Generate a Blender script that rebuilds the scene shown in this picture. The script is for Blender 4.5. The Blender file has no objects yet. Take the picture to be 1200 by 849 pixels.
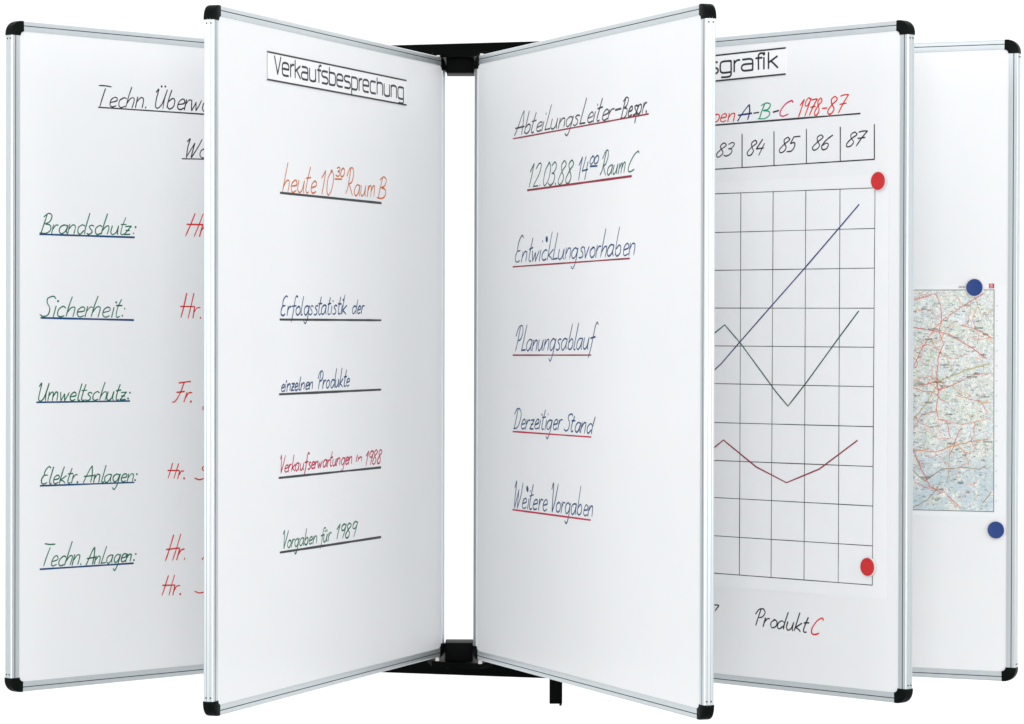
import bpy, bmesh, math, random
from mathutils import Matrix, Vector
random.seed(7)
S = bpy.context.scene
C = S.collection
MM = 0.001

# ---------------------------------------------------------------- camera, world, lamps, exposure
BOARD_MID = 1.45                       # height of the middle of the boards above the studio floor
cam_data = bpy.data.cameras.new('camera')
cam = bpy.data.objects.new('camera', cam_data)
C.objects.link(cam)
cam_data.sensor_fit = 'HORIZONTAL'
cam_data.sensor_width = 36.0
cam_data.lens = 36.0 * 3691.96 / 1200
cam_data.clip_start = 0.1
cam_data.clip_end = 100
cam.matrix_world = (Matrix.Translation((0, 0, BOARD_MID + 0.0342))
                    @ Matrix.Rotation(math.radians(90) - 0.0068969, 4, 'X')
                    @ Matrix.Rotation(0.0023626, 4, 'Z'))
S.camera = cam

world = bpy.data.worlds.new('World')
S.world = world
world.use_nodes = True
world.node_tree.nodes['Background'].inputs[0].default_value = (0.97, 0.985, 1.0, 1)
world.node_tree.nodes['Background'].inputs[1].default_value = 0.955

def area(name, loc, target, sx, sy, power, colour=(1, 1, 1)):
    d = bpy.data.lights.new(name, 'AREA')
    d.shape = 'RECTANGLE'; d.size = sx; d.size_y = sy; d.energy = power; d.color = colour
    o = bpy.data.objects.new(name, d); C.objects.link(o)
    o.location = loc
    o.rotation_euler = (Vector(target) - Vector(loc)).to_track_quat('-Z', 'Y').to_euler()
    return o
area('left_softbox', (-4.9, 1.9, 2.3), (-0.1, 6.1, 1.4), 3.5, 3.0, 58)
area('right_softbox', (4.6, 1.3, 2.3), (-0.1, 6.1, 1.4), 3.5, 3.0, 58)
area('top_softbox', (0, 2.6, 4.6), (-0.1, 6.2, 1.6), 3.0, 1.4, 14)
area('front_softbox', (0.0, -1.6, 1.8), (-0.1, 6.1, 1.35), 2.4, 2.0, 138)
area('backdrop_lamp', (-2.2, 8.0, 4.3), (-1.5, 10.2, 1.5), 3.0, 0.8, 22)
area('backdrop_lamp', (2.2, 8.0, 4.3), (1.5, 10.2, 1.5), 3.0, 0.8, 22)

S.view_settings.view_transform = 'Standard'
S.view_settings.look = 'None'
S.view_settings.exposure = 0.04
S.view_settings.gamma = 1.0
S.render.engine = 'CYCLES'

# ---------------------------------------------------------------- materials
def principled(name, rgb, rough=0.5, metal=0.0, coat=0.0, spec=0.5):
    m = bpy.data.materials.new(name); m.use_nodes = True
    b = m.node_tree.nodes['Principled BSDF']
    b.inputs['Base Color'].default_value = (*rgb, 1)
    b.inputs['Roughness'].default_value = rough
    b.inputs['Metallic'].default_value = metal
    b.inputs['Coat Weight'].default_value = coat
    b.inputs['Specular IOR Level'].default_value = spec
    return m

def mottle(m, scale, lo, hi, rlo=None, rhi=None, bump=0.0, stretch=(1, 1, 1), detail=4):
    """noise between two base colours (and roughnesses) in object space, with a fine bump"""
    nt = m.node_tree; N = nt.nodes; L = nt.links; b = N['Principled BSDF']
    tc = N.new('ShaderNodeTexCoord'); mp = N.new('ShaderNodeMapping'); mp.inputs['Scale'].default_value = stretch
    no = N.new('ShaderNodeTexNoise'); no.inputs['Scale'].default_value = scale; no.inputs['Detail'].default_value = detail
    L.new(tc.outputs['Object'], mp.inputs['Vector']); L.new(mp.outputs[0], no.inputs['Vector'])
    mx = N.new('ShaderNodeMix'); mx.data_type = 'RGBA'
    mx.inputs[6].default_value = (*lo, 1); mx.inputs[7].default_value = (*hi, 1)
    L.new(no.outputs['Fac'], mx.inputs[0]); L.new(mx.outputs[2], b.inputs['Base Color'])
    if rlo is not None:
        mr = N.new('ShaderNodeMapRange'); mr.inputs[3].default_value = rlo; mr.inputs[4].default_value = rhi
        L.new(no.outputs['Fac'], mr.inputs[0]); L.new(mr.outputs[0], b.inputs['Roughness'])
    if bump:
        bp = N.new('ShaderNodeBump'); bp.inputs['Strength'].default_value = bump; bp.inputs['Distance'].default_value = 0.0004
        L.new(no.outputs['Fac'], bp.inputs['Height']); L.new(bp.outputs[0], b.inputs['Normal'])
    return m

M = {}
M['enamel'] = mottle(principled('white_enamel', (.85, .86, .88), .32), 7, (.825, .834, .845), (.855, .86, .862), .22, .5, .06)
M['aluminium'] = mottle(principled('anodised_aluminium', (.66, .7, .72), .34, .75), 60, (.6, .65, .675), (.7, .74, .755), .27, .42, .05, (1, 1, .02))
M['groove'] = principled('rail_groove', (.07, .085, .09), .6, .2)
M['plastic'] = mottle(principled('black_plastic', (.002, .003, .003), .3, spec=.07), 500, (.001, .0025, .002), (.004, .0065, .006), .3, .46, .3)
M['bracket'] = mottle(principled('black_powder_coat', (.006, .008, .008), .5, spec=.04), 300, (.0004, .0006, .0006), (.0012, .0016, .0016), .4, .55, .2)
M['pin'] = principled('ivory_plastic', (.78, .74, .66), .4)
M['paper'] = mottle(principled('white_paper', (.86, .87, .88), .7, spec=.2), 14, (.84, .85, .865), (.88, .885, .89), None, None, .1)
M['card'] = mottle(principled('white_card', (.88, .88, .88), .45), 30, (.86, .865, .87), (.9, .9, .9))
M['floor'] = mottle(principled('grey_studio_floor', (.52, .52, .52), .7), 6, (.5, .505, .51), (.54, .54, .54))
M['backdrop'] = mottle(principled('white_backdrop', (.9, .9, .9), .9, spec=.1), 2, (.89, .89, .89), (.91, .91, .91))
M['magnet_rim'] = principled('pale_magnet_rim', (.74, .7, .7), .4)
M['magnet_red'] = principled('red_magnet_plastic', (.6, .012, .015), .3)
M['magnet_blue'] = principled('blue_magnet_plastic', (.012, .05, .22), .3)
INK = {'black': (.02, .022, .028), 'dark': (.03, .032, .035), 'green': (.005, .12, .062), 'navy': (.006, .045, .14),
       'red': (.55, .025, .018), 'rust': (.5, .11, .008), 'crimson': (.4, .008, .05), 'maroon': (.22, .008, .03),
       'grey': (.035, .037, .042), 'greygreen': (.02, .1, .075), 'blue': (.012, .025, .13), 'brightgreen': (.01, .27, .15),
       'magenta': (.55, .02, .11), 'darkgreen': (.015, .07, .045), 'mapred': (.62, .1, .09), 'mappink': (.7, .32, .28), 'mapyellow': (.42, .36, .13),
       'maporange': (.62, .26, .1), 'mapbrown': (.3, .19, .1), 'mapgrey': (.42, .44, .45), 'mapblack': (.07, .08, .08), 'grid': (.02, .03, .025)}
for k, v in INK.items():
    mottle(principled('ink_' + k, v, .5, spec=.25), 90, v, tuple(min(1, c * 1.5 + .012) for c in v))
    M[k] = bpy.data.materials['ink_' + k]

def map_material():
    m = principled('road_map_print', (.8, .82, .74), .6, spec=.2)
    nt = m.node_tree; N = nt.nodes; L = nt.links; b = N['Principled BSDF']
    tc = N.new('ShaderNodeTexCoord')
    def noise(scale, detail=5, dist=0.0):
        n = N.new('ShaderNodeTexNoise'); n.inputs['Scale'].default_value = scale; n.inputs['Detail'].default_value = detail
        n.inputs['Distortion'].default_value = dist; L.new(tc.outputs['Object'], n.inputs['Vector']); return n.outputs['Fac']
    def ramp(src, stops):
        r = N.new('ShaderNodeValToRGB'); L.new(src, r.inputs[0]); e = r.color_ramp.elements
        while len(e) < len(stops): e.new(.5)
        for q, (p_, c_) in zip(e, stops): q.position = p_; q.color = (*c_, 1)
        return r.outputs[0]
    def mix(a, col, fac):
        x = N.new('ShaderNodeMix'); x.data_type = 'RGBA'; L.new(fac, x.inputs[0]); L.new(a, x.inputs[6])
        if isinstance(col, tuple): x.inputs[7].default_value = (*col, 1)
        else: L.new(col, x.inputs[7])
        return x.outputs[2]
    W0, B0 = (0, 0, 0), (1, 1, 1)
    base = ramp(noise(22, 6), [(.3, (.78, .86, .88)), (.45, (.86, .88, .84)), (.55, (.84, .87, .76)), (.7, (.87, .86, .78))])
    base = mix(base, (.45, .62, .43), ramp(noise(75, 7, .6), [(.56, W0), (.6, (.55,) * 3)]))
    base = mix(base, (.5, .66, .8), ramp(noise(48, 5, 1.2), [(.478, W0), (.493, (.8,) * 3), (.507, (.8,) * 3), (.522, W0)]))
    base = mix(base, (.62, .38, .2), ramp(noise(60, 4, .8), [(.49, W0), (.498, (.7,) * 3), (.504, (.7,) * 3), (.512, W0)]))
    v = N.new('ShaderNodeTexVoronoi'); v.feature = 'DISTANCE_TO_EDGE'; v.inputs['Scale'].default_value = 95
    wn = N.new('ShaderNodeTexNoise'); wn.inputs['Scale'].default_value = 40; wn.inputs['Detail'].default_value = 5; L.new(tc.outputs['Object'], wn.inputs['Vector'])
    va = N.new('ShaderNodeVectorMath'); va.operation = 'MULTIPLY_ADD'; va.inputs[1].default_value = (.05, .05, .05)
    L.new(wn.outputs['Color'], va.inputs[0]); L.new(tc.outputs['Object'], va.inputs[2]); L.new(va.outputs[0], v.inputs['Vector'])
    base = mix(base, (.34, .4, .38), ramp(v.outputs['Distance'], [(0, (.5,) * 3), (.04, (.4,) * 3), (.11, W0)]))
    base = mix(base, (.2, .25, .26), ramp(noise(420, 2), [(.62, W0), (.68, (.75,) * 3)]))
    sp = N.new('ShaderNodeSeparateXYZ'); L.new(tc.outputs['Object'], sp.inputs[0])
    mr = N.new('ShaderNodeMapRange'); mr.inputs[1].default_value = .15; mr.inputs[2].default_value = .08; mr.inputs[3].default_value = 0; mr.inputs[4].default_value = .62
    L.new(sp.outputs['Z'], mr.inputs[0])
    mu = N.new('ShaderNodeMath'); mu.operation = 'MULTIPLY'; L.new(mr.outputs[0], mu.inputs[0])
    L.new(ramp(noise(35, 6, .8), [(.42, W0), (.5, (.9,) * 3)]), mu.inputs[1])
    base = mix(base, (.36, .52, .62), mu.outputs[0])
    base = mix(base, (.9, .9, .89), ramp(noise(3, 2), [(0, (.12,) * 3), (1, (.2,) * 3)]))
    L.new(base, b.inputs['Base Color'])
    return m
M['map'] = map_material()

# ---------------------------------------------------------------- helpers
def link(name, bm, mats, parent=None, smooth=35):
    bmesh.ops.recalc_face_normals(bm, faces=bm.faces)
    me = bpy.data.meshes.new(name); bm.to_mesh(me); bm.free()
    for q in (mats if isinstance(mats, (list, tuple)) else [mats]): me.materials.append(M[q])
    if smooth:
        me.polygons.foreach_set('use_smooth', [True] * len(me.polygons))
        me.set_sharp_from_angle(angle=math.radians(smooth))
    o = bpy.data.objects.new(name, me); C.objects.link(o)
    if parent is not None: o.parent = parent
    return o

def thing(name, matrix, label, cat, group=None):
    o = bpy.data.objects.new(name, None); C.objects.link(o)
    o.empty_display_size = .05
    o.matrix_world = matrix; o['label'] = label; o['category'] = cat
    if group: o['group'] = group
    return o

def box(bm, lo, hi, bevel=0.0, mat=0):
    r = bmesh.ops.create_cube(bm, size=1)
    vs = r['verts']
    for v in vs:
        v.co = Vector([lo[k] + (v.co[k] + .5) * (hi[k] - lo[k]) for k in range(3)])
    fs = list({f for v in vs for f in v.link_faces})
    for f in fs: f.material_index = mat
    if bevel:
        es = list({e for f in fs for e in f.edges})
        bmesh.ops.bevel(bm, geom=es, offset=bevel, segments=2, affect='EDGES', profile=.6)

def cylinder(bm, p0, p1, r0, r1=None, seg=20):
    p0, p1 = Vector(p0), Vector(p1); r1 = r0 if r1 is None else r1
    d = p1 - p0; q = d.to_track_quat('Z', 'Y').to_matrix().to_4x4()
    bmesh.ops.create_cone(bm, cap_ends=True, segments=seg, radius1=r0, radius2=r1, depth=d.length,
                          matrix=Matrix.Translation((p0 + p1) / 2) @ q)

# ---------------------------------------------------------------- lettering: single-stroke alphabets (x-height 1, capitals 2)
HAND = {
 'a': (.72, '.55,.95 .28,1 .05,.7 .06,.2 .25,0 .45,.3 .56,.95|.56,.95 .53,.3 .62,.02'),
 'b': (.62, '.14,2 .06,1 .04,.1|.04,.25 .22,0 .47,.25 .48,.8 .3,1 .07,.65'),
 'c': (.58, '.5,.88 .33,1 .08,.7 .08,.2 .26,0 .5,.12'),
 'd': (.72, '.5,.88 .3,1 .06,.7 .08,.2 .25,0 .5,.4|.66,2 .55,.6 .58,0'),
 'e': (.58, '.08,.48 .45,.62 .45,.9 .28,1 .08,.7 .08,.2 .26,0 .5,.16'),
 'f': (.5, '.6,1.85 .45,2 .32,1.7 .22,.2 .1,-.75|.02,1 .5,1.06'),
 'g': (.68, '.5,.9 .28,1 .05,.7 .06,.25 .24,0 .45,.3 .56,.95|.57,1 .48,-.3 .3,-.95 .1,-.7'),
 'h': (.6, '.16,2 .06,1 0,0|.03,.45 .22,.92 .42,.95 .46,.6 .42,0'),
 'i': (.24, '.08,1 .04,0|.14,1.45 .15,1.52'),
 'k': (.56, '.14,2 .05,1 0,0|.46,.98 .06,.42|.06,.42 .28,.25 .48,0'),
 'l': (.3, '.16,2 .06,.6 .06,.12 .16,0 .24,.08'),
 'L': (.52, '.18,2 0,.04|0,.04 .44,.1'),
 'm': (.86, '.02,1 0,0|.02,.5 .18,.97 .32,.92 .34,0|.35,.5 .52,.98 .68,.93 .7,0'),
 'n': (.62, '.02,1 0,0|.02,.5 .22,.97 .42,.94 .46,.6 .45,0'),
 'o': (.62, '.3,1 .07,.72 .06,.25 .26,0 .48,.28 .48,.76 .3,1 .18,.93'),
 'p': (.62, '.04,1 -.06,-.8|.02,.55 .2,.97 .44,.9 .46,.3 .24,0 .02,.2'),
 'r': (.44, '.02,1 0,0|.02,.5 .18,.95 .38,.97'),
 's': (.5, '.42,.9 .25,1 .1,.8 .3,.48 .36,.18 .16,0 0,.1'),
 't': (.42, '.24,1.8 .12,.9 .1,.2 .2,0 .34,.08|.0,1.14 .38,1.2'),
 'u': (.66, '.02,1 0,.3 .16,0 .38,.25 .48,1|.48,1 .47,.2 .56,0'),
 'v': (.48, '0,1 .1,.5 .18,0|.18,0 .3,.5 .42,1'),
 'w': (.74, '0,1 .05,.5 .12,0|.12,0 .32,.8|.32,.8 .4,0|.4,0 .55,.5 .66,1'),
 'z': (.52, '.02,.95 .42,.98|.42,.98 .02,.03|.02,.03 .45,.05|.08,.5 .36,.52'),
 'A': (.8, '0,0 .18,.9 .36,1.7 .48,2|.48,2 .6,1 .62,0|-.04,.75 .76,.85'),
 'B': (.78, '.2,1.9 .1,1 .04,0|0,1.7 .28,2 .56,1.8 .48,1.25 .2,1.05|.2,1.05 .56,.9 .62,.35 .36,.02 -.08,.05'),
 'C': (.85, '.78,1.75 .66,2 .32,1.65 .08,.8 .1,.2 .34,0 .66,.2'),
 'D': (.82, '.2,1.9 .06,0|-.12,1.5 .1,1.95 .42,1.9 .64,1.4 .58,.6 .34,.08 -.04,.02'),
 'E': (.68, '.6,1.9 .42,2 .18,1.6 .18,1.1 .45,1.08|.18,1.08 .02,.6 .08,.1 .32,0 .52,.18'),
 'F': (.78, '.42,1.9 .3,.9 .12,.1 -.1,.02|.04,1.85 .84,1.97|.06,1.02 .56,1.08'),
 'H': (.8, '.18,2 .1,1 0,0|.64,2 .56,1 .48,0|-.12,1 .78,1.06'),
 'P': (.7, '.22,1.9 .14,1 .06,0|-.14,1.3 .04,1.85 .38,2 .58,1.6 .46,1.12 .18,.95'),
 'R': (.8, '.22,1.9 .1,.6 -.05,.15|-.1,1.5 .1,1.95 .42,2 .56,1.6 .44,1.15 .18,.98|.2,.98 .42,.5 .66,.02'),
 'S': (.74, '.72,1.75 .54,2 .24,1.8 .24,1.35 .48,.8 .44,.2 .18,0 -.06,.2'),
 'T': (.62, '-.18,2 .2,1.96 .62,1.92|.28,1.72 .18,.9 .12,.02'),
 'U': (.86, '.0,1.65 .16,2 .12,.9 .14,.2 .32,0 .55,.4 .72,2|.72,2 .64,.9 .68,.02'),
 'V': (.66, '-.08,1.7 .06,2 .14,1 .2,0|.2,0 .42,1 .62,2'),
 'W': (.9, '-.02,1.65 .12,2 .1,1 .14,0|.14,0 .44,1.5|.44,1.5 .44,0|.44,0 .7,1.1 .82,2'),
 '0': (.6, '.34,2 .08,1.4 .05,.4 .22,0 .48,.5 .52,1.5 .34,2 .22,1.9'),
 '1': (.4, '0,1.35 .26,1.95|.26,1.95 .2,1 .14,0'),
 '2': (.6, '.04,1.55 .24,1.98 .48,1.85 .42,1.2 .02,.04|.02,.04 .48,.08'),
 '3': (.6, '.08,1.75 .3,2 .5,1.7 .4,1.2 .2,1.08|.2,1.08 .46,.9 .48,.3 .22,0 -.02,.2'),
 '4': (.62, '.24,2 .02,.82|.02,.82 .56,.9|.5,1.5 .38,0'),
 '5': (.62, '.2,1.92 .1,1.1|.1,1.1 .36,1.2 .48,.7 .36,.15 .02,.02|.2,1.92 .62,1.97'),
 '6': (.6, '.52,1.95 .2,1.3 .05,.5 .18,0 .42,.2 .44,.75 .24,.9 .08,.6'),
 '7': (.62, '.04,1.85 .3,1.95 .6,1.95|.6,1.95 .36,1 .2,0|.12,1 .58,1.08'),
 '8': (.62, '.5,1.75 .32,2 .12,1.7 .22,1.2 .46,.6 .38,.08 .16,0 .04,.4 .24,1.1 .5,1.55 .5,1.8'),
 '9': (.6, '.5,1.8 .3,2 .08,1.65 .12,1.2 .34,1.15 .5,1.6|.54,1.95 .46,1 .34,0'),
 ':': (.3, '.1,.12 .11,.2|.16,.85 .17,.93'), '.': (.26, '.06,.02 .07,.1'), '-': (.5, '.02,.72 .36,.8'),
 '(': (.4, '.4,1 .05,.7 .05,.3 .35,0'), ')': (.4, '.1,1.5 .5,1.3 .35,.6 .2,0'), '/': (.3, '.3,2 .0,0'),
}
HAND['ü'] = (.66, HAND['u'][1] + '|.12,1.42 .13,1.5|.36,1.45 .37,1.53')
HAND['Ü'] = (.86, HAND['U'][1] + '|.3,2.32 .31,2.4|.55,2.35 .56,2.43')
SQUARE = {
 'V': (1.0, '0,1.4 .4,0|.4,0 .8,1.4'),
 'e': (1.04, '0,.52 .8,.52|.8,.52 .8,.82 .62,1 .18,1 0,.82 0,.18 .18,0 .76,0'),
 'r': (.58, '0,0 0,1|0,.75 .2,.98 .42,1'),
 'k': (.84, '0,0 0,1.4|.64,1 .02,.52|.2,.62 .68,0'),
 'a': (1.04, '.05,1 .62,1 .8,.82 .8,0|.8,.56 .18,.56 0,.42 0,.14 .18,0 .78,0'),
 'u': (1.04, '0,1 0,.18 .18,0 .62,0 .8,.18|.8,1 .8,0'),
 'f': (.6, '.5,1.4 .34,1.4 .2,1.24 .2,0|0,1 .46,1'),
 's': (1.0, '.76,1 .16,1 0,.86 0,.66 .16,.54 .62,.5 .8,.36 .8,.14 .64,0 .02,0'),
 'b': (1.04, '0,1.4 0,0|0,0 .62,0 .8,.18 .8,.82 .62,1 .02,1'),
 'p': (1.04, '0,-.4 0,1|0,1 .62,1 .8,.82 .8,.18 .62,0 .02,0'),
 'c': (.98, '.74,1 .18,1 0,.82 0,.18 .18,0 .76,0'),
 'h': (1.04, '0,0 0,1.4|0,.85 .18,1 .62,1 .8,.82 .8,0'),
 'n': (1.04, '0,0 0,1|0,.85 .18,1 .62,1 .8,.82 .8,0'),
 'g': (1.04, '.8,1 .18,1 0,.82 0,.18 .18,0 .78,0|.8,1 .8,-.22 .64,-.4 .08,-.4'),
 'i': (.34, '0,0 0,1|0,1.27 0,1.4'),
}

def curve_points(pts, n=5):
    """smooth path through the control points (centripetal enough for short strokes)"""
    if len(pts) < 3: return [Vector(q) for q in pts]
    P = [Vector(q) for q in pts]; P = [P[0] * 2 - P[1]] + P + [P[-1] * 2 - P[-2]]
    out = []
    for i in range(1, len(P) - 2):
        a, b, c, d = P[i - 1:i + 3]
        lb = max((c - b).length, 1e-6)
        m0 = (c - a) * .5; m1 = (d - b) * .5
        for m in (m0, m1):
            if m.length > lb * 1.1: m *= lb * 1.1 / m.length
        for k in range(n):
            t = k / n
            out.append(b * (2*t**3 - 3*t*t + 1) + m0 * (t**3 - 2*t*t + t) + c * (3*t*t - 2*t**3) + m1 * (t**3 - t*t))
    out.append(P[-2])
    return out

def strokes(text, A, B, up, asc, font=HAND, jitter=.04, rnd=random):
    A, B, up = Vector(A), Vector(B), Vector(up)
    total = sum(font[c][0] for c in text) - .12
    x = 0; out = []
    for c in text:
        adv, spec = font[c]
        jx, jy, js = (rnd.uniform(-jitter, jitter) for _ in range(3))
        for st in spec.split('|'):
            pts = []
            for q in st.split():
                px, py = map(float, q.split(','))
                px += jx + rnd.uniform(-.3, .3) * jitter; py = py * (1 + js * .8) + rnd.uniform(-.6, .6) * jitter
                if font is HAND and py > 1: py = 1 + (py - 1) * (asc - 1)
                pts.append(A + (B - A) * ((x + px) / total) + up * py)
            out.append(curve_points(pts))
        x += adv
    return out

def ribbon(bm, pts, width, to3d, rnd=random, vary=.18, taper=True):
    if len(pts) < 2: return
    L = []; n = len(pts)
    press = rnd.uniform(.85, 1.15)
    if n == 2 and (pts[1] - pts[0]).length < width * .75: width *= 1.7
    for i, q in enumerate(pts):
        a = pts[max(0, i - 1)]; b = pts[min(n - 1, i + 1)]
        d = (b - a)
        if d.length < 1e-9: d = Vector((1, 0))
        d.normalize(); press += (1 - press) * .15 + rnd.uniform(-.5, .5) * vary
        w = width / 2 * max(.6, min(1.4, press)) if vary else width / 2
        if taper and n > 3 and i == n - 1: w *= .55
        L.append((q, Vector((-d.y, d.x)) * w, d))
    q, o, d = L[0]; L.insert(0, (q - d * width * .3, o * .55, d))
    q, o, d = L[-1]; L.append((q + d * width * .3, o * .55, d))
    prev = None
    for q, o, d in L:
        cur = (bm.verts.new(to3d(q + o)), bm.verts.new(to3d(q - o)))
        if prev: bm.faces.new((prev[0], prev[1], cur[1], cur[0]))
        prev = cur

def densify(pts, step):
    out = [Vector(pts[0])]
    for a, b in zip(pts, pts[1:]):
        a, b = Vector(a), Vector(b); k = max(1, int((b - a).length / step))
        for j in range(1, k + 1): out.append(a.lerp(b, j / k))
    return out

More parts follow.
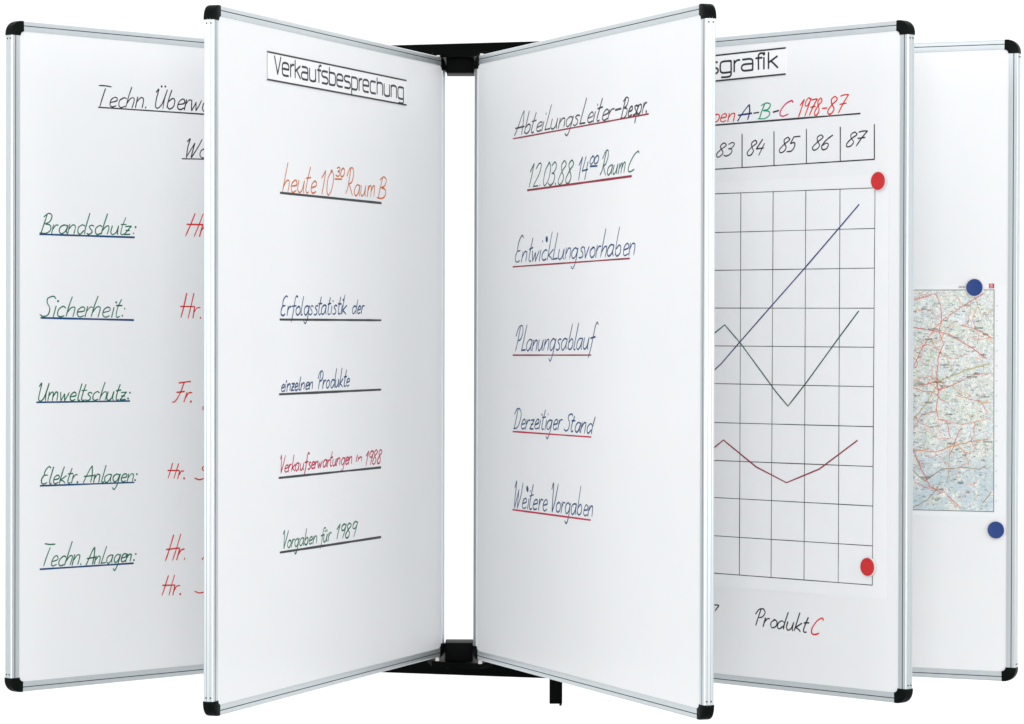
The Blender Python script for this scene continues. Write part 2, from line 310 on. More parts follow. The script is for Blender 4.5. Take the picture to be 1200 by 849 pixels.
# ---------------------------------------------------------------- what is written on the boards (millimetres on each board, read from its left edge)
TEXTS = {
 'far_left': [
  ('Techn.', [198.8, 1056.6], [313.3, 1060.6], [4.3, 19.0], 2.08, 'black', 1.0),
  ('Überwa', [329.8, 1061.5], [468.5, 1062.7], [5.1, 20.1], 1.76, 'black', 1.0),
  ('Wo', [404.0, 973.6], [462.3, 974.5], [6.3, 19.5], 1.83, 'black', 1.0),
  ('Brandschutz:', [65.6, 821.7], [283.1, 824.6], [4.0, 16.2], 2.29, 'green', 1.0),
  ('Hr', [408.6, 825.7], [457.3, 825.3], [8.2, 22.7], 1.93, 'red', 1.15),
  ('Sicherheit:', [65.9, 672.5], [259.0, 671.9], [4.6, 18.5], 2.0, 'green', 1.0),
  ('Hr.', [395.3, 671.8], [448.1, 671.3], [3.4, 20.0], 2.24, 'red', 1.15),
  ('Umweltschutz:', [58.4, 520.2], [271.5, 519.6], [3.4, 15.3], 2.1, 'green', 1.0),
  ('Fr.', [377.8, 514.4], [426.2, 513.8], [6.0, 18.3], 2.17, 'red', 1.15),
  ('(', [448.5, 496.6], [459.2, 496.4], [1.5, 11.3], 1.14, 'red', 1),
  ('Elektr.', [67.4, 370.4], [152.4, 370.5], [3.6, 14.5], 2.05, 'green', 1.0),
  ('Anlagen:', [166.3, 370.0], [289.2, 368.6], [3.7, 14.7], 2.0, 'green', 1.0),
  ('Hr.', [365.6, 371.8], [408.6, 369.7], [3.3, 15.1], 1.95, 'red', 1.1),
  ('S', [431.9, 367.4], [463.8, 367.2], [4.7, 14.3], 1.89, 'red', 1.1),
  ('Techn.', [69.6, 221.7], [161.7, 220.9], [5.3, 17.4], 2.43, 'green', 1.0),
  ('AnLagen:', [171.6, 219.9], [284.4, 221.1], [4.1, 14.6], 2.11, 'green', 1.0),
  ('Hr.', [360.8, 218.1], [410.0, 218.1], [5.9, 20.5], 2.31, 'red', 1.15),
  ('/', [451.4, 216.1], [462.0, 215.5], [1.4, 10.4], 2.0, 'red', 1.1),
  ('Hr.', [352.6, 154.0], [399.6, 152.1], [4.1, 17.3], 2.05, 'red', 1.1),
  ('S', [435.6, 154.1], [470.7, 152.1], [5.8, 17.4], 2.18, 'red', 1.1),
 ],
 'left': [
  ('heute', [289.0, 896.9], [433.7, 900.1], [6.2, 21.4], 2.43, 'rust', 1.0),
  ('10', [459.1, 899.7], [508.7, 900.2], [5.4, 22.0], 2.07, 'rust', 1.0),
  ('30', [528.6, 936.4], [565.0, 935.7], [2.2, 8.7], 2.0, 'rust', 0.9),
  ('Raum', [577.4, 903.1], [713.1, 905.6], [5.2, 20.8], 2.38, 'rust', 1.0),
  ('B', [733.6, 904.1], [771.2, 904.0], [6.1, 19.7], 2.08, 'rust', 1.0),
  ('Erfolgsstatistik', [280.4, 678.2], [578.1, 682.8], [3.8, 15.9], 2.19, 'navy', 1.0),
  ('der', [606.0, 683.0], [661.0, 684.5], [3.7, 14.3], 1.78, 'navy', 1.0),
  ('einzelnen', [280.7, 543.7], [421.1, 546.0], [3.1, 12.8], 1.76, 'navy', 1.0),
  ('Produkte', [446.5, 545.6], [592.9, 548.9], [3.7, 14.7], 2.32, 'navy', 1.0),
  ('Verkaufserwartungen', [277.4, 400.0], [605.8, 404.4], [3.1, 12.7], 2.35, 'crimson', 1.0),
  ('in', [626.5, 407.2], [654.4, 407.3], [2.0, 7.9], 1.6, 'crimson', 1.0),
  ('1988', [669.6, 398.0], [747.1, 399.9], [5.0, 12.7], 2.06, 'crimson', 1.0),
  ('Vorgaben', [287.1, 265.8], [440.7, 265.9], [3.3, 13.4], 2.22, 'green', 1.0),
  ('für', [457.2, 264.9], [503.9, 267.3], [3.5, 13.8], 2.0, 'green', 1.0),
  ('1989', [528.8, 267.5], [622.8, 266.6], [5.4, 13.8], 2.0, 'green', 1.0),
 ],
 'right': [
  ('AbteiLungsLeiter', [216.9, 1029.2], [693.2, 1031.4], [8.7, 17.5], 2.55, 'grey', 1.0),
  ('-', [702.8, 1034.6], [733.4, 1034.9], [3.7, 15.0], 1.8, 'grey', 1.2),
  ('Bespr.', [731.6, 1029.0], [845.5, 1033.2], [6.4, 17.0], 2.09, 'black', 1.15),
  ('12.03.88', [288.7, 926.6], [496.9, 925.1], [9.0, 20.7], 2.08, 'greygreen', 1.0),
  ('14', [529.6, 928.7], [572.0, 929.6], [6.2, 20.0], 2.08, 'navy', 1.0),
  ('00', [587.8, 955.2], [627.5, 955.0], [2.8, 7.3], 1.98, 'navy', 1.0),
  ('Raum', [639.5, 931.1], [745.6, 932.6], [8.0, 17.3], 2.52, 'greygreen', 1.0),
  ('C', [758.8, 932.3], [794.4, 933.6], [9.0, 16.1], 2.05, 'greygreen', 1.0),
  ('EntwickLungsvorhaben', [221.0, 785.5], [791.8, 786.0], [6.3, 19.6], 2.58, 'navy', 1.0),
  ('PLanungsablauf', [224.5, 614.0], [604.3, 619.4], [8.2, 20.6], 2.4, 'navy', 1.0),
  ('Derzeitiger', [216.6, 464.4], [452.6, 468.9], [6.8, 18.3], 2.18, 'navy', 1.0),
  ('Stand', [469.3, 467.5], [601.4, 465.8], [8.4, 18.4], 1.7, 'navy', 1.0),
  ('Weitere', [215.4, 312.0], [386.2, 314.7], [5.2, 20.0], 2.58, 'navy', 1.0),
  ('Vorgaben', [403.2, 314.8], [606.5, 315.3], [4.9, 19.4], 2.75, 'navy', 1.0),
  ('.', [374.4, 823.9], [387.2, 824.0], [4.6, 17.5], 1.82, 'navy', 2.6),
  ('.', [284.1, 350.4], [297.3, 351.0], [4.7, 18.1], 1.82, 'navy', 2.4),
 ],
 'graph': [
  ('pen', [619.8, 1042.7], [674.7, 1041.5], [4.1, 14.9], 1.89, 'red', 1.1),
  ('A', [684.3, 1041.8], [712.0, 1042.6], [4.7, 13.9], 2.0, 'blue', 1.2),
  ('-', [724.7, 1044.1], [739.5, 1044.1], [1.8, 14.0], 1.78, 'black', 1.1),
  ('B', [737.4, 1042.6], [762.6, 1043.0], [3.7, 13.9], 2.0, 'brightgreen', 1.2),
  ('-', [770.5, 1044.1], [785.5, 1044.6], [1.8, 13.9], 1.78, 'black', 1.5),
  ('C', [784.5, 1045.0], [810.4, 1046.0], [4.6, 13.7], 1.94, 'magenta', 1.2),
  ('1978', [832.1, 1042.1], [881.1, 1043.2], [5.1, 15.2], 2.05, 'red', 1.1),
  ('-', [890.9, 1044.3], [903.4, 1043.6], [1.8, 13.7], 1.78, 'red', 1.1),
  ('87', [901.4, 1043.4], [938.6, 1044.2], [5.0, 15.0], 2.1, 'red', 1.1),
  ('83', [628.7, 977.5], [667.5, 978.3], [6.0, 12.4], 2.0, 'black', 1),
  ('84', [704.8, 977.2], [741.8, 976.8], [6.6, 13.8], 2.0, 'black', 1),
  ('85', [784.7, 979.2], [823.1, 979.6], [6.5, 13.7], 2.0, 'black', 1),
  ('86', [863.1, 980.6], [902.7, 979.8], [6.0, 12.8], 2.0, 'black', 1),
  ('87', [943.8, 983.0], [982.6, 983.6], [5.9, 12.7], 2.0, 'black', 1),
  ('Produkt', [731.6, 114.1], [854.4, 109.3], [4.4, 15.2], 2.11, 'black', 1.1),
  ('C', [864.6, 106.9], [888.0, 107.0], [4.2, 14.9], 2.05, 'red', 1.3),
  (')', [627.7, 134.0], [635.3, 134.5], [1.1, 8.0], 1.8, 'black', 0.9),
 ],
}
LINES = {
 'far_left': [
  ([[198.4, 1055.7], [457.8, 1056.8]], 'black', 1),
  ([[399.6, 970.5], [460.2, 972.2]], 'black', 0.9),
  ([[63.8, 820.1], [284.1, 820.1]], 'navy', 1.4),
  ([[66.8, 669.8], [282.4, 667.2]], 'navy', 1.5),
  ([[57.3, 517.9], [273.4, 517.7]], 'navy', 1.2),
  ([[65.7, 367.6], [284.3, 367.0]], 'navy', 1.2),
  ([[65.5, 217.4], [283.0, 217.4]], 'navy', 1.3),
 ],
 'left': [
  ([[524.6, 930.7], [556.9, 931.6]], 'rust', 1),
  ([[277.5, 894.6], [750.9, 895.4]], 'dark', 1.4),
  ([[276.7, 671.0], [750.9, 672.1]], 'dark', 1.3),
  ([[274.8, 539.1], [750.5, 539.9]], 'dark', 1.3),
  ([[273.8, 391.6], [750.6, 391.5]], 'dark', 1.3),
  ([[278.6, 259.6], [751.1, 258.6]], 'dark', 1.3),
 ],
 'right': [
  ([[209.3, 1023.6], [852.8, 1029.7]], 'maroon', 0.95),
  ([[591.9, 951.6], [624.8, 950.6]], 'navy', 1.2),
  ([[284.3, 921.1], [779.6, 925.0]], 'maroon', 1.35),
  ([[209.8, 776.6], [772.4, 780.2]], 'maroon', 0.95),
  ([[211.0, 606.2], [599.2, 608.7]], 'maroon', 0.95),
  ([[212.1, 458.8], [600.3, 459.9]], 'crimson', 1.0),
  ([[211.4, 308.0], [598.6, 309.0]], 'crimson', 1.0),
 ],
 'graph': [
  ([[626.3, 1036.9], [980.4, 1040.8]], 'black', 1.3),
  ([[696.4, 1016.9], [696.6, 955.9]], 'black', 0.9),
  ([[775.2, 1018.2], [775.5, 955.5]], 'black', 0.9),
  ([[853.7, 1018.9], [854.0, 957.4]], 'black', 0.9),
  ([[934.1, 1018.9], [934.3, 957.5]], 'black', 0.9),
  ([[1013.2, 1020.0], [1013.5, 958.1]], 'black', 0.9),
  ([[626.6, 955.0], [1013.5, 958.1]], 'black', 0.9),
 ],
}
CHART_SHEET = [[624.5, 930.1], [1047.6, 931.9], [1044.9, 180.5], [627.5, 179.3]]
CHART_ROWS = [[[624.6, 909.4], [1015.1, 907.5]], [[624.9, 837.4], [1014.7, 835.8]], [[625.2, 767.1], [1014.4, 765.6]], [[625.5, 697.1], [1014.1, 694.6]], [[625.7, 626.8], [1013.7, 625.5]], [[626.0, 556.7], [1013.4, 555.7]], [[626.3, 484.3], [1013.1, 484.9]], [[626.6, 413.8], [1012.7, 414.3]], [[626.9, 344.9], [1012.4, 344.3]], [[627.1, 273.8], [1012.1, 273.7]], [[627.4, 204.2], [1011.7, 204.1]]]
CHART_COLUMNS = [[[694.3, 909.1], [693.7, 205.2]], [[774.2, 908.7], [772.0, 204.9]], [[853.3, 908.3], [851.9, 204.8]], [[934.5, 907.9], [933.1, 204.9]], [[1015.8, 907.5], [1012.5, 204.2]]]
CHART_CURVES = [('blue', [[625.9, 579.4], [631.1, 583.4], [646.4, 593.8], [691.3, 632.7], [772.3, 701.4], [850.6, 767.3], [935.4, 840.8], [979.1, 879.1]]), ('darkgreen', [[625.7, 648.4], [654.8, 665.8], [694.5, 631.9], [783.4, 542.7], [811.9, 517.9], [855.6, 560.6], [930.2, 639.4], [978.9, 689.5]]), ('maroon', [[626.5, 435.7], [652.4, 452.3], [734.7, 405.0], [809.0, 378.6], [887.8, 405.9], [976.9, 459.5]])]
MAGNETS = [('graph', 'red', [1026.6, 919.2]), ('graph', 'red', [1004.9, 236.3]), ('map', 'blue', [1009.5, 737.0]), ('map', 'blue', [1053.1, 282.9])]
MAP_PAPER = [[890.1, 742.6], [1070.5, 741.9], [1071.0, 306.1], [892.2, 303.0]]
MAP_PRINT = [[890.2, 732.6], [1046.3, 732.4], [1047.4, 316.7], [892.2, 315.9]]
MAP_ROADS = [('mapred', 1, [[892.0, 713.5], [932.0, 726.3], [944.1, 703.7], [945.6, 674.8], [939.0, 655.4], [949.1, 629.7], [939.2, 607.1], [936.1, 562.0], [939.5, 542.7], [936.4, 504.0], [939.8, 487.9], [956.4, 484.9], [963.2, 452.9]]), ('mapred', 0.8, [[1028.0, 726.1], [988.5, 703.7], [945.6, 674.8], [925.7, 652.2], [905.8, 619.8], [891.2, 587.5]]), ('mapred', 1.1, [[878.8, 663.7], [925.7, 655.4], [959.0, 649.1], [998.8, 626.7], [1031.9, 604.4]]), ('mapred', 1.1, [[982.1, 666.5], [1011.9, 658.8], [1041.5, 642.9]]), ('mapyellow', 1.5, [[1038.5, 594.9], [992.4, 581.7], [939.5, 558.8], [913.0, 513.4], [879.7, 474.1]]), ('mapred', 0.9, [[879.3, 548.6], [936.1, 558.8], [939.5, 542.7], [972.7, 555.9], [1005.7, 572.2], [1038.6, 575.7]]), ('mapred', 0.8, [[972.8, 533.4], [1019.1, 524.3], [1035.7, 502.1]]), ('maporange', 1.1, [[879.9, 432.1], [933.4, 426.6], [963.3, 436.8], [986.5, 443.6], [1039.2, 454.1]]), ('maporange', 0.8, [[963.3, 446.4], [960.2, 394.9], [957.0, 369.1]]), ('maporange', 0.8, [[973.2, 446.6], [989.9, 427.6], [999.9, 402.1]]), ('mapred', 1, [[886.6, 438.7], [906.9, 393.8], [923.7, 361.9], [947.1, 349.5]]), ('mapbrown', 1, [[880.0, 399.7], [913.7, 371.3], [946.9, 394.6], [986.7, 398.6], [1019.7, 396.1], [1032.9, 402.8]]), ('mapred', 0.8, [[893.6, 367.7], [920.4, 358.6], [947.1, 356.0], [967.1, 337.1], [983.8, 321.5]]), ('mapbrown', 1, [[1026.6, 332.2], [1042.9, 355.0]]), ('mapbrown', 1, [[880.4, 315.6], [920.5, 336.0], [940.4, 362.3]]), ('mapred', 0.7, [[919.5, 558.6], [939.5, 542.7], [952.8, 552.5], [932.8, 568.4]]), ('mapred', 0.7, [[892.4, 619.8], [919.1, 629.6], [939.2, 620.0]]), ('mapred', 0.6, [[946.5, 488.0], [986.3, 478.9], [1039.0, 492.5]]), ('mapred', 0.6, [[936.4, 504.0], [906.4, 497.1], [886.5, 458.1]])]
MAP_TOWNS = [[925.7, 658.6], [955.5, 674.8], [949.3, 591.1], [936.1, 558.8], [949.5, 551.2], [1028.5, 610.8], [1015.6, 575.5], [1025.6, 532.0], [963.3, 443.2], [947.1, 356.0], [940.5, 336.5], [913.6, 377.8], [919.1, 639.3], [975.6, 642.7], [1015.1, 660.7], [1031.6, 649.3], [1002.4, 569.0], [912.1, 697.3], [995.1, 703.7], [919.6, 519.9], [993.2, 421.2], [983.5, 369.7], [959.7, 497.9], [899.4, 555.2], [1032.6, 447.6]]
MAP_EMBLEM = [[1036.5, 735.3], [1046.3, 735.6], [1046.3, 744.2], [1036.4, 744.0]]
STRIP_SALES = [[219.0, 1138.4], [876.8, 1138.2], [877.0, 1091.0], [219.1, 1090.1]]
STRIP_GRAPH = [[619.3, 1165.9], [803.5, 1168.8], [803.7, 1121.4], [619.5, 1118.7]]
SALES_TEXT = ('Verkaufsbesprechung', [249.7, 1102.9], [865.3, 1101.1], [249.6, 1124.6])
GRAPH_TEXT = ('sgrafik', [609.6, 1132.5], [786.2, 1134.4], [609.6, 1153.2])

# ---------------------------------------------------------------- studio backdrop: one white sheet, floor curving up into wall
def backdrop():
    bm = bmesh.new()
    prof = [(7.4, 0.0), (8.0, 0.0)]
    for k in range(1, 13):
        a = math.radians(90 * k / 12)
        prof.append((8.0 + 2.2 * math.sin(a), 2.2 - 2.2 * math.cos(a)))
    prof.append((10.2, 6.5))
    prev = None
    for y, z in prof:
        cur = [bm.verts.new((x, y, z)) for x in (-7, -3.5, 0, 3.5, 7)]
        if prev:
            for k in range(4): bm.faces.new((prev[k], prev[k + 1], cur[k + 1], cur[k]))
        prev = cur
    o = link('backdrop', bm, 'backdrop', None, 60)
    o['kind'] = 'structure'; o['label'] = 'plain white studio backdrop behind the boards'
backdrop()
bm = bmesh.new(); box(bm, (-8, -6, -.05), (8, 11, -.004)); o = link('studio_floor', bm, 'floor', None, None)
o['kind'] = 'structure'; o['label'] = 'grey studio floor under the boards, below the picture'

# ---------------------------------------------------------------- the boards
BW, BH, BT = 1.0904, 1.2, 0.0190       # width, height, thickness
RW = 0.0181                            # rail face
RECESS = 0.0015                        # enamel lies this far behind the rail face
INK_N = -0.00125
CAP = 0.026

# rail section: (distance from the outside edge, depth from the front), front half then back half
def rail_section():
    f = [(0.0, -.0066), (.0004, -.0064), (.0004, -.0060), (0.0, -.0058), (0.0, -.0024), (.0006, -.0010), (.0018, -.0002),
         (.0076, -.0002), (.0077, -.0016), (.0091, -.0016), (.0092, -.0001), (.0170, 0.0), (.0178, -.0001), (RW, -.0006), (RW, -.0040)]
    b = [(p, -BT - n) for p, n in reversed(f)]
    return f + b
def extrude_section(bm, place, a, b):
    sec = rail_section(); n = len(sec)
    A = [bm.verts.new(place(p, q, a)) for p, q in sec]; B = [bm.verts.new(place(p, q, b)) for p, q in sec]
    for k in range(n):
        f = bm.faces.new((A[k], A[(k + 1) % n], B[(k + 1) % n], B[k]))
        if k in (7, 8, 9, n - 11, n - 10, n - 9, 1, n - 3): f.material_index = 1
    bm.faces.new(A); bm.faces.new(list(reversed(B)))

class Board:
    def __init__(self, hinge, depth, ang, sag, dz, side, label):
        self.side = side               # +1: reads from the free edge to the hinge, front is local +Y
        R = Matrix.Rotation(-ang, 4, 'Z') @ Matrix.Rotation(sag, 4, 'Y')
        self.mw = Matrix.Translation((hinge, depth, BOARD_MID + dz)) @ R @ Matrix.Translation((0, 0, -BH / 2))
        self.e = thing('whiteboard_panel', self.mw, label, 'whiteboard', 'five swinging whiteboard panels on one bracket')
        self.build()
    def at(self, x, z, n=INK_N):       # reading x, height, depth from the front -> local point
        return Vector((BW - x if self.side > 0 else x, self.side * n, z))
    def build(self):
        e, sd = self.e, self.side
        bm = bmesh.new(); c0 = RW - .002; c = .0085       # enamel sheet with rounded corners, two faces
        pts = []
        for cx, cz, a0 in ((BW - c0 - c, c0 + c, -90), (BW - c0 - c, BH - c0 - c, 0), (c0 + c, BH - c0 - c, 90), (c0 + c, c0 + c, 180)):
            for k in range(7):
                a = math.radians(a0 + 15 * k); pts.append((cx + c * math.cos(a), cz + c * math.sin(a)))
        F = [bm.verts.new((x, -sd * RECESS, z)) for x, z in pts]; K = [bm.verts.new((x, -sd * (BT - RECESS), z)) for x, z in pts]
        bm.faces.new(F); bm.faces.new(list(reversed(K)))
        for k in range(len(pts)): bm.faces.new((F[k], F[(k + 1) % len(pts)], K[(k + 1) % len(pts)], K[k]))
        link('writing_surface', bm, 'enamel', e, 30)
        g = CAP - .002
        for place, a, b, ver, outer in (
                (lambda p, n, t: (BW - p, sd * n, t), g, BH - g, 1, 1), (lambda p, n, t: (p, sd * n, t), g, BH - g, 1, 0),
                (lambda p, n, t: (t, sd * n, BH - p), g, BW - g, 0, 0), (lambda p, n, t: (t, sd * n, p), g, BW - g, 0, 0)):
            bm = bmesh.new(); extrude_section(bm, place, a, b)
            r = link('rail', bm, ['aluminium', 'groove'], e, 30)
            if outer:
                for z in (CAP + .006, BH - CAP - .006):
                    for n in (-.0055, -.0135):
                        bm = bmesh.new(); cylinder(bm, (BW - .0005, sd * n, z), (BW + .0006, sd * n, z), .0016, .0013, 12)
                        link('rivet', bm, 'plastic', r)
        for cx, sx in ((BW, -1), (0, 1)):
            for cz, sz in ((0, 1), (BH, -1)):
                self.cap(cx, sx, cz, sz)
        for z0, z1 in ((-.009, .004), (BH - .004, BH + .004)):
            bm = bmesh.new(); cylinder(bm, (.017, -sd * .0095, z0), (.017, -sd * .0095, z1), .0040, .0038, 16)
            link('pivot_pin', bm, 'pin', e)
    def cap(self, cx, sx, cz, sz):
        """black corner piece: quarter-round outside with shallow ridges, hollow-cut inside corner"""
        bm = bmesh.new(); R = .0225; pr = .0006
        stations = [(.0008, .0016), (-.0002, .0004), (-.0022, 0), (-.0062, 0), (-.0070, .0007), (-.0078, 0),
                    (-.0112, 0), (-.0120, .0007), (-.0128, 0), (-.0168, 0), (-.0192, .0004), (-.0198, .0016)]
        rings = []
        for n, off in stations:
            o = -pr + off; ring = []
            for k in range(11):
                a = math.radians(90 * k / 10)
                rr = R - o
                ring.append((R - rr * math.sin(a), R - rr * math.cos(a)))   # runs from (R, o) round to (o, R)
            ring = [(CAP, o)] + ring + [(o, CAP)]
            inner = [(RW + pr, CAP)]
            for k in range(6):
                a = math.radians(90 * k / 5)
                inner.append((CAP - .0078 * math.cos(a) + .0004, CAP - .0078 * math.sin(a) + .0004))
            inner += [(CAP, RW + pr)]
            rings.append([bm.verts.new((cx + sx * u, self.side * n, cz + sz * v)) for u, v in ring + inner])
        m = len(rings[0])
        for r0, r1 in zip(rings, rings[1:]):
            for k in range(m): bm.faces.new((r0[k], r0[(k + 1) % m], r1[(k + 1) % m], r1[k]))
        bm.faces.new(rings[0]); bm.faces.new(list(reversed(rings[-1])))
        bmesh.ops.triangulate(bm, faces=[f for f in bm.faces if len(f.verts) > 4])
        link('corner_cap', bm, 'plastic', self.e, 40)
    def write(self, key, pen=.0023):
        for text, A, B, up, asc, col, w in TEXTS[key]:
            bm = bmesh.new(); rnd = random.Random(text + str(A[0]))
            k = [v * MM for v in A], [v * MM for v in B], [v * MM for v in up]
            for st in strokes(text, *k, asc, HAND, .05, rnd):
                ribbon(bm, st, pen * w, lambda q: self.at(q.x, q.y), rnd)
            o = link('handwriting', bm, col, self.e, None)
            if text.replace('.', '').replace(':', '').isalnum(): o['label'] = 'handwritten "' + text.replace('L', 'l') + '"'
        for pts, col, w in LINES[key]:
            bm = bmesh.new(); rnd = random.Random(str(pts))
            ribbon(bm, densify([(a * MM, b * MM) for a, b in pts], .02), pen * w, lambda q: self.at(q.x, q.y, INK_N + .0001), rnd, .2, False)
            link('ruled_line', bm, col, self.e, None)
    def on(self, name, x, z, label, cat, group=None):   # an Empty of its own resting on this board at (x, z)
        base = self.at(x, z, -RECESS)
        t = thing(name, self.mw @ Matrix.Translation(base), label, cat, group)
        return t, (lambda X, Z, n=.0002: Vector(((-1 if self.side > 0 else 1) * (X - x), self.side * n, Z - z)))

def wave(u, v, amp):                   # how far a hung sheet stands off the board
    return .0004 + amp * (.5 + .5 * math.sin(3.1 * u + 1.3) * math.cos(4.3 * v + .4)) 

def sheet(board, corners, name, mat, label, cat, amp, group=None, nx=14, nz=20):
    c = [Vector(q) * MM for q in corners]      # TL TR BR BL
    t, P = board.on(name, c[3].x, c[3].y, label, cat, group)
    bm = bmesh.new(); F = []; K = []
    for j in range(nz + 1):
        v = j / nz; a = c[3].lerp(c[0], v); b = c[2].lerp(c[1], v)
        F.append([]); K.append([])
        for i in range(nx + 1):
            q = a.lerp(b, i / nx); n = wave(i / nx, v, amp)
            F[-1].append(bm.verts.new(P(q.x, q.y, n))); K[-1].append(bm.verts.new(P(q.x, q.y, n - .0003)))
    for j in range(nz):
        for i in range(nx):
            bm.faces.new((F[j][i], F[j][i + 1], F[j + 1][i + 1], F[j + 1][i])); bm.faces.new((K[j][i], K[j + 1][i], K[j + 1][i + 1], K[j][i + 1]))
    rim = [(0, i) for i in range(nx)] + [(j, nx) for j in range(nz)] + [(nz, i) for i in range(nx, 0, -1)] + [(j, 0) for j in range(nz, 0, -1)]
    for k in range(len(rim)):
        (j0, i0), (j1, i1) = rim[k], rim[(k + 1) % len(rim)]
        bm.faces.new((F[j0][i0], F[j1][i1], K[j1][i1], K[j0][i0]))
    link('paper', bm, mat, t, 60)
    w, h = (c[2] - c[3]).x, (c[0] - c[3]).y
    def on_paper(q, lift=.0003):
        u = (q.x - c[3].x) / w; v = (q.y - c[3].y) / h
        return P(q.x, q.y, wave(u, v, amp) + lift)
    return t, on_paper, P

# far left, left, right, graph, map
far_left = Board(-0.14544, 6.41241, 2.325396, -.000191, .002535, 1, 'far left whiteboard listing Brandschutz, Sicherheit and Umweltschutz in green, half behind its neighbour')
left = Board(-0.1339, 6.32467, 1.914977, .001774, .000247, 1, 'whiteboard left of the central gap, titled Verkaufsbesprechung with black ruled lines')
right = Board(-0.07673, 6.27587, 1.196409, .000858, -.000531, -1, 'whiteboard right of the central gap, headed Abteilungsleiter-Bespr. with dark red underlines')
graph = Board(-0.0554, 6.31422, .815474, .000127, -.002043, -1, 'whiteboard carrying the squared line chart and the year numbers 83 to 87')
mapb = Board(-0.05182, 6.33043, .422641, .001391, -.000207, -1, 'rearmost whiteboard at the far right, with the road map under blue magnets')
far_left.write('far_left', .0024); left.write('left', .0030); right.write('right', .0029); graph.write('graph', .0024)

# ---------------------------------------------------------------- printed title strips
def title_strip(board, corners, text, label, open_side):
    c = [Vector(q) * MM for q in corners]      # TL TR BR BL
    t, P = board.on('title_strip', c[3].x, c[3].y, label, 'title strip')
    bm = bmesh.new(); TN = .0012
    f = [bm.verts.new(P(q.x, q.y, TN)) for q in c]; k = [bm.verts.new(P(q.x, q.y, .0)) for q in c]
    bm.faces.new(f); bm.faces.new(list(reversed(k)))
    for i in range(4): bm.faces.new((f[i], f[(i + 1) % 4], k[(i + 1) % 4], k[i]))
    link('card', bm, 'card', t)
    edges = [(c[0], c[1], .003), (c[3], c[2], .003)] + ([(c[3], c[0], .0014)] if open_side else [])
    for a, b, w in edges:
        bm = bmesh.new(); ribbon(bm, [a, a.lerp(b, .5), b], w, lambda q: P(q.x, q.y, TN + .0003), vary=0, taper=False)
        link('border_line', bm, 'black', t, None)
    tx, A, B, U = text
    A, B = Vector(A) * MM, Vector(B) * MM; up = Vector(U) * MM - A
    bm = bmesh.new()
    for st in strokes(tx, A, B, up, 1, SQUARE, 0):
        ribbon(bm, st, .0040 if open_side else .0038, lambda q: P(q.x, q.y, TN + .0003), vary=0, taper=False)
    o = link('lettering', bm, 'black', t, None); o['label'] = f'printed letters reading {tx}'
title_strip(left, STRIP_SALES, SALES_TEXT, 'white title strip printed Verkaufsbesprechung between black lines', True)
title_strip(graph, STRIP_GRAPH, GRAPH_TEXT, 'white title strip above the line chart, its visible end printed sgrafik', False)

# ---------------------------------------------------------------- squared line chart on paper
ct, cp, _ = sheet(graph, CHART_SHEET, 'chart_sheet', 'paper', 'white squared chart sheet with three curves, hung from red magnets', 'chart', .0004)
def chart_line(name, pts, col, w, lift):
    bm = bmesh.new(); rnd = random.Random(str(pts))
    ribbon(bm, densify([(a * MM, b * MM) for a, b in pts], .015), w, lambda q: cp(q, lift), rnd, .2, False)
    link(name, bm, col, ct, None)
for r in CHART_ROWS: chart_line('grid_line', r, 'grid', .0014, .0003)
for r in CHART_COLUMNS: chart_line('grid_line', r, 'grid', .0014, .0004)
for col, r in CHART_CURVES: chart_line('curve', r, col, .0024, .0006)

# ---------------------------------------------------------------- road map
mt, mp, mP = sheet(mapb, [(MAP_PAPER[0][0] - 330, MAP_PAPER[0][1]), MAP_PAPER[1], MAP_PAPER[2], (MAP_PAPER[3][0] - 330, MAP_PAPER[3][1])],
                   'road_map', 'paper', 'printed road map held on the rearmost board by blue magnets', 'map', .0004)
c = [Vector(q) * MM for q in MAP_PRINT]; c[0].x -= .32; c[3].x -= .32
bm = bmesh.new(); rows = []
for j in range(25):
    a = c[3].lerp(c[0], j / 24); b = c[2].lerp(c[1], j / 24)
    rows.append([bm.verts.new(mp(a.lerp(b, i / 20), .0003)) for i in range(21)])
for j in range(24):
    for i in range(20): bm.faces.new((rows[j][i], rows[j][i + 1], rows[j + 1][i + 1], rows[j + 1][i]))
link('printed_map', bm, 'map', mt, None)
for a, b in ((0, 1), (1, 2), (2, 3)):
    bm = bmesh.new(); ribbon(bm, densify([c[a], c[b]], .02), .0011, lambda q: mp(q, .0006), vary=0, taper=False)
    link('map_border', bm, 'mapblack', mt, None)
for col, w, pts in MAP_ROADS:
    rnd = random.Random(str(pts)); P2 = densify([(a * MM, b * MM) for a, b in pts], .006)
    P2 = [q + Vector((rnd.uniform(-1, 1), rnd.uniform(-1, 1))) * .0009 for q in P2]
    P2 = [q for q in P2 if q.x < c[1].x - .001]
    bm = bmesh.new(); ribbon(bm, P2, .00125 * w, lambda q: mp(q, .0008), rnd, .2, False)
    link('road_line', bm, col, mt, None)
rnd = random.Random(11)
for k in range(46):                    # the many minor roads, pink and thin
    q = Vector((rnd.uniform(c[0].x + .2, c[1].x - .01), rnd.uniform(c[3].y + .01, c[0].y - .01))); a = rnd.uniform(0, 6.28); P3 = [q.copy()]
    for j in range(rnd.randint(5, 12)):
        a += rnd.uniform(-.6, .6); q = q + Vector((math.cos(a), math.sin(a))) * .006
        if not (c[0].x < q.x < c[1].x - .002 and c[3].y + .002 < q.y < c[0].y - .002): break
        P3.append(q.copy())
    if len(P3) < 3: continue
    bm = bmesh.new(); ribbon(bm, curve_points(P3, 3), rnd.uniform(.0008, .0013), lambda q_: mp(q_, .0006), rnd, .1, False)
    link('minor_road', bm, rnd.choice(['mappink', 'mappink', 'maporange', 'mapred']), mt, None)
rnd = random.Random(3); bm = bmesh.new()
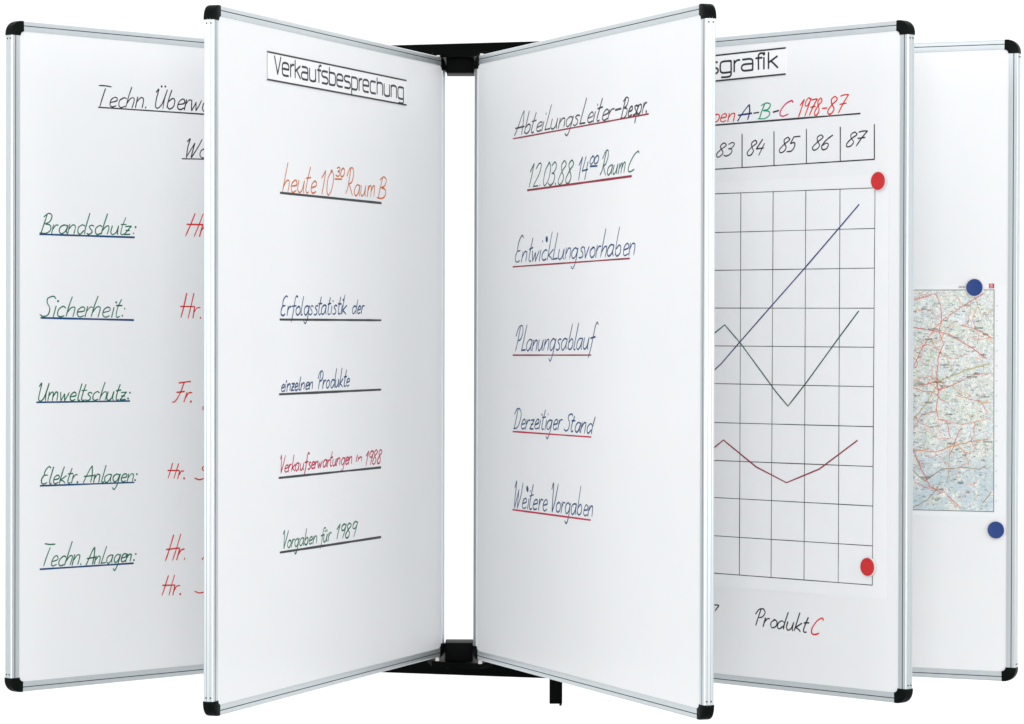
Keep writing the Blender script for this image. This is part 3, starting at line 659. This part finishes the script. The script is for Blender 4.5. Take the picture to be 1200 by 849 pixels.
xs0, xs1, zs0, zs1 = c[0].x + .2, c[1].x - .004, c[3].y + .004, c[0].y - .004
for k in range(1300):                   # place names far too small to read: short broken strokes
    x = rnd.uniform(xs0, xs1 - .008); z = rnd.uniform(zs0, zs1)
    for q in range(rnd.randint(2, 6)):
        h = rnd.uniform(.0004, .0011)
        ribbon(bm, [Vector((x, z - h)), Vector((x + rnd.uniform(-.0003, .0004), z + h))], .0004, lambda q_: mp(q_, .0007), rnd, 0, False)
        x += .0012
o = link('place_names', bm, 'mapblack', mt, None); o['kind'] = 'stuff'
for q in MAP_TOWNS:
    x, z = q[0] * MM, q[1] * MM; bm = bmesh.new()
    for k in range(rnd.randint(4, 9)):
        xx = x - .006 + k * .0021
        if xx > c[1].x - .002: break
        h = rnd.uniform(.0011, .0018)
        ribbon(bm, [Vector((xx, z - h)), Vector((xx + .0003, z + h))], .0009, lambda q_: mp(q_, .0010), rnd, 0, False)
    if len(bm.verts): link('town_name', bm, 'mapblack', mt, None)
    else: bm.free()
e4 = [Vector(q) * MM for q in MAP_EMBLEM]
bm = bmesh.new(); bm.faces.new([bm.verts.new(mp(q, .0007)) for q in e4]); link('emblem', bm, 'magnet_red', mt, None)
ec = sum((q for q in e4), Vector((0, 0))) / 4
bm = bmesh.new()
for st in strokes('B', ec + Vector((-.0022, -.0028)), ec + Vector((.0022, -.0028)), Vector((0, .0028)), 2, HAND, 0):
    ribbon(bm, st, .0006, lambda q: mp(q, .0010), vary=0, taper=False)
link('emblem_letter', bm, 'card', mt, None)
bm = bmesh.new()
for k in range(11):
    xx = e4[0].x - .058 + k * .0027
    ribbon(bm, [Vector((xx, e4[0].y + .001)), Vector((xx + .0006, e4[0].y + .0042))], .0011, lambda q: mp(q, .0007), rnd, 0, False)
link('map_heading', bm, 'mapblack', mt, None)
for k in range(14):                    # tick figures along the right margin
    zz = c[1].y - .03 - k * (c[1].y - c[2].y - .05) / 13
    bm = bmesh.new(); ribbon(bm, [Vector((c[1].x + .004, zz)), Vector((c[1].x + .0075, zz + .0004))], .0012, lambda q: mp(q, .0007), rnd, 0, False)
    link('margin_mark', bm, 'mapgrey', mt, None)

# ---------------------------------------------------------------- round magnets
def magnet(board, colour, x, z, label):
    t, P = board.on('round_magnet', x, z, label, 'magnet', 'round magnets on the boards')
    base = .0004 + .0014
    def lathe(prof, name, mat):
        bm = bmesh.new(); N = 40; prev = None; seg = []
        for r, n in prof:
            cur = [bm.verts.new(P(x + r * math.cos(2 * math.pi * k / N), z + r * math.sin(2 * math.pi * k / N), n)) for k in range(N)]
            if prev:
                for k in range(N): bm.faces.new((prev[k], prev[(k + 1) % N], cur[(k + 1) % N], cur[k]))
            else: bm.faces.new(cur)
            prev = cur
        bm.faces.new(list(reversed(prev)))
        link(name, bm, mat, t, 35)
    lathe([(.0155, base), (.0170, base + .0003), (.0178, base + .0012), (.0178, base + .0024), (.0172, base + .0034), (.0160, base + .0036)], 'rim', 'magnet_rim')
    lathe([(.0152, base + .0030), (.0160, base + .0038), (.0158, base + .0046), (.0148, base + .0053), (.0125, base + .0050), (.006, base + .0047)], 'coloured_cap', 'magnet_' + colour)
mags = {('graph', 0): 'red round magnet at the upper right corner of the chart sheet', ('graph', 1): 'red round magnet near the lower right corner of the chart sheet',
        ('map', 2): 'blue round magnet on the top edge of the road map', ('map', 3): 'blue round magnet below the right corner of the road map'}
for k, (b, colour, (x, z)) in enumerate(MAGNETS):
    magnet(graph if b == 'graph' else mapb, colour, x * MM, z * MM, mags[(b, k)])

# ---------------------------------------------------------------- black bracket carrying the boards
bt = thing('hinge_bracket', Matrix.Translation((-.104, 6.52, BOARD_MID - .658)), 'black metal bracket in the central gap carrying all five boards', 'bracket')
def rel(x, y, z): return (x + .104, y - 6.52, z + .658)       # world offset from board middle -> bracket space
rot = Matrix.Rotation(math.radians(-17.5), 4, 'Z')
for z0, z1, in ((.590, .647), (-.6585, -.598)):
    bm = bmesh.new(); box(bm, (-.33, -.012, z0 + .658), (.33, .012, z1 + .658), .0015)
    bmesh.ops.transform(bm, matrix=rot, verts=bm.verts)
    link('wall_bar', bm, 'bracket', bt)
for top in (1, 0):
    bm = bmesh.new()
    z0, z1 = (.5705, .612) if top else (-.625, -.5745)
    box(bm, rel(-.1335, 6.330, z0), rel(-.0775, 6.41, z1), .002)
    box(bm, rel(-.130, 6.40, z0 if not top else .59), rel(-.081, 6.51, z1 if top else -.595))
    link('hinge_block', bm, 'bracket', bt)
    zf0, zf1 = (.6005, .612) if top else (-.622, -.6105)      # arm plates the boards turn on
    bm = bmesh.new()
    pts = [(-.160, 6.33), (-.130, 6.305), (-.090, 6.285), (-.060, 6.285), (-.04, 6.32), (-.03, 6.50), (-.175, 6.54), (-.172, 6.42)]
    A = [bm.verts.new(rel(x, y, zf0)) for x, y in pts]; B = [bm.verts.new(rel(x, y, zf1)) for x, y in pts]
    bm.faces.new(A); bm.faces.new(list(reversed(B)))
    for k in range(len(pts)): bm.faces.new((A[k], A[(k + 1) % len(pts)], B[(k + 1) % len(pts)], B[k]))
    link('arm_plate', bm, 'bracket', bt)
bm = bmesh.new(); box(bm, rel(.0785, 6.445, -.7100), rel(.1045, 6.470, -.640), .001)
box(bm, rel(.0985, 6.442, -.7135), rel(.1035, 6.452, -.709), .0004)
link('support_leg', bm, 'bracket', bt)
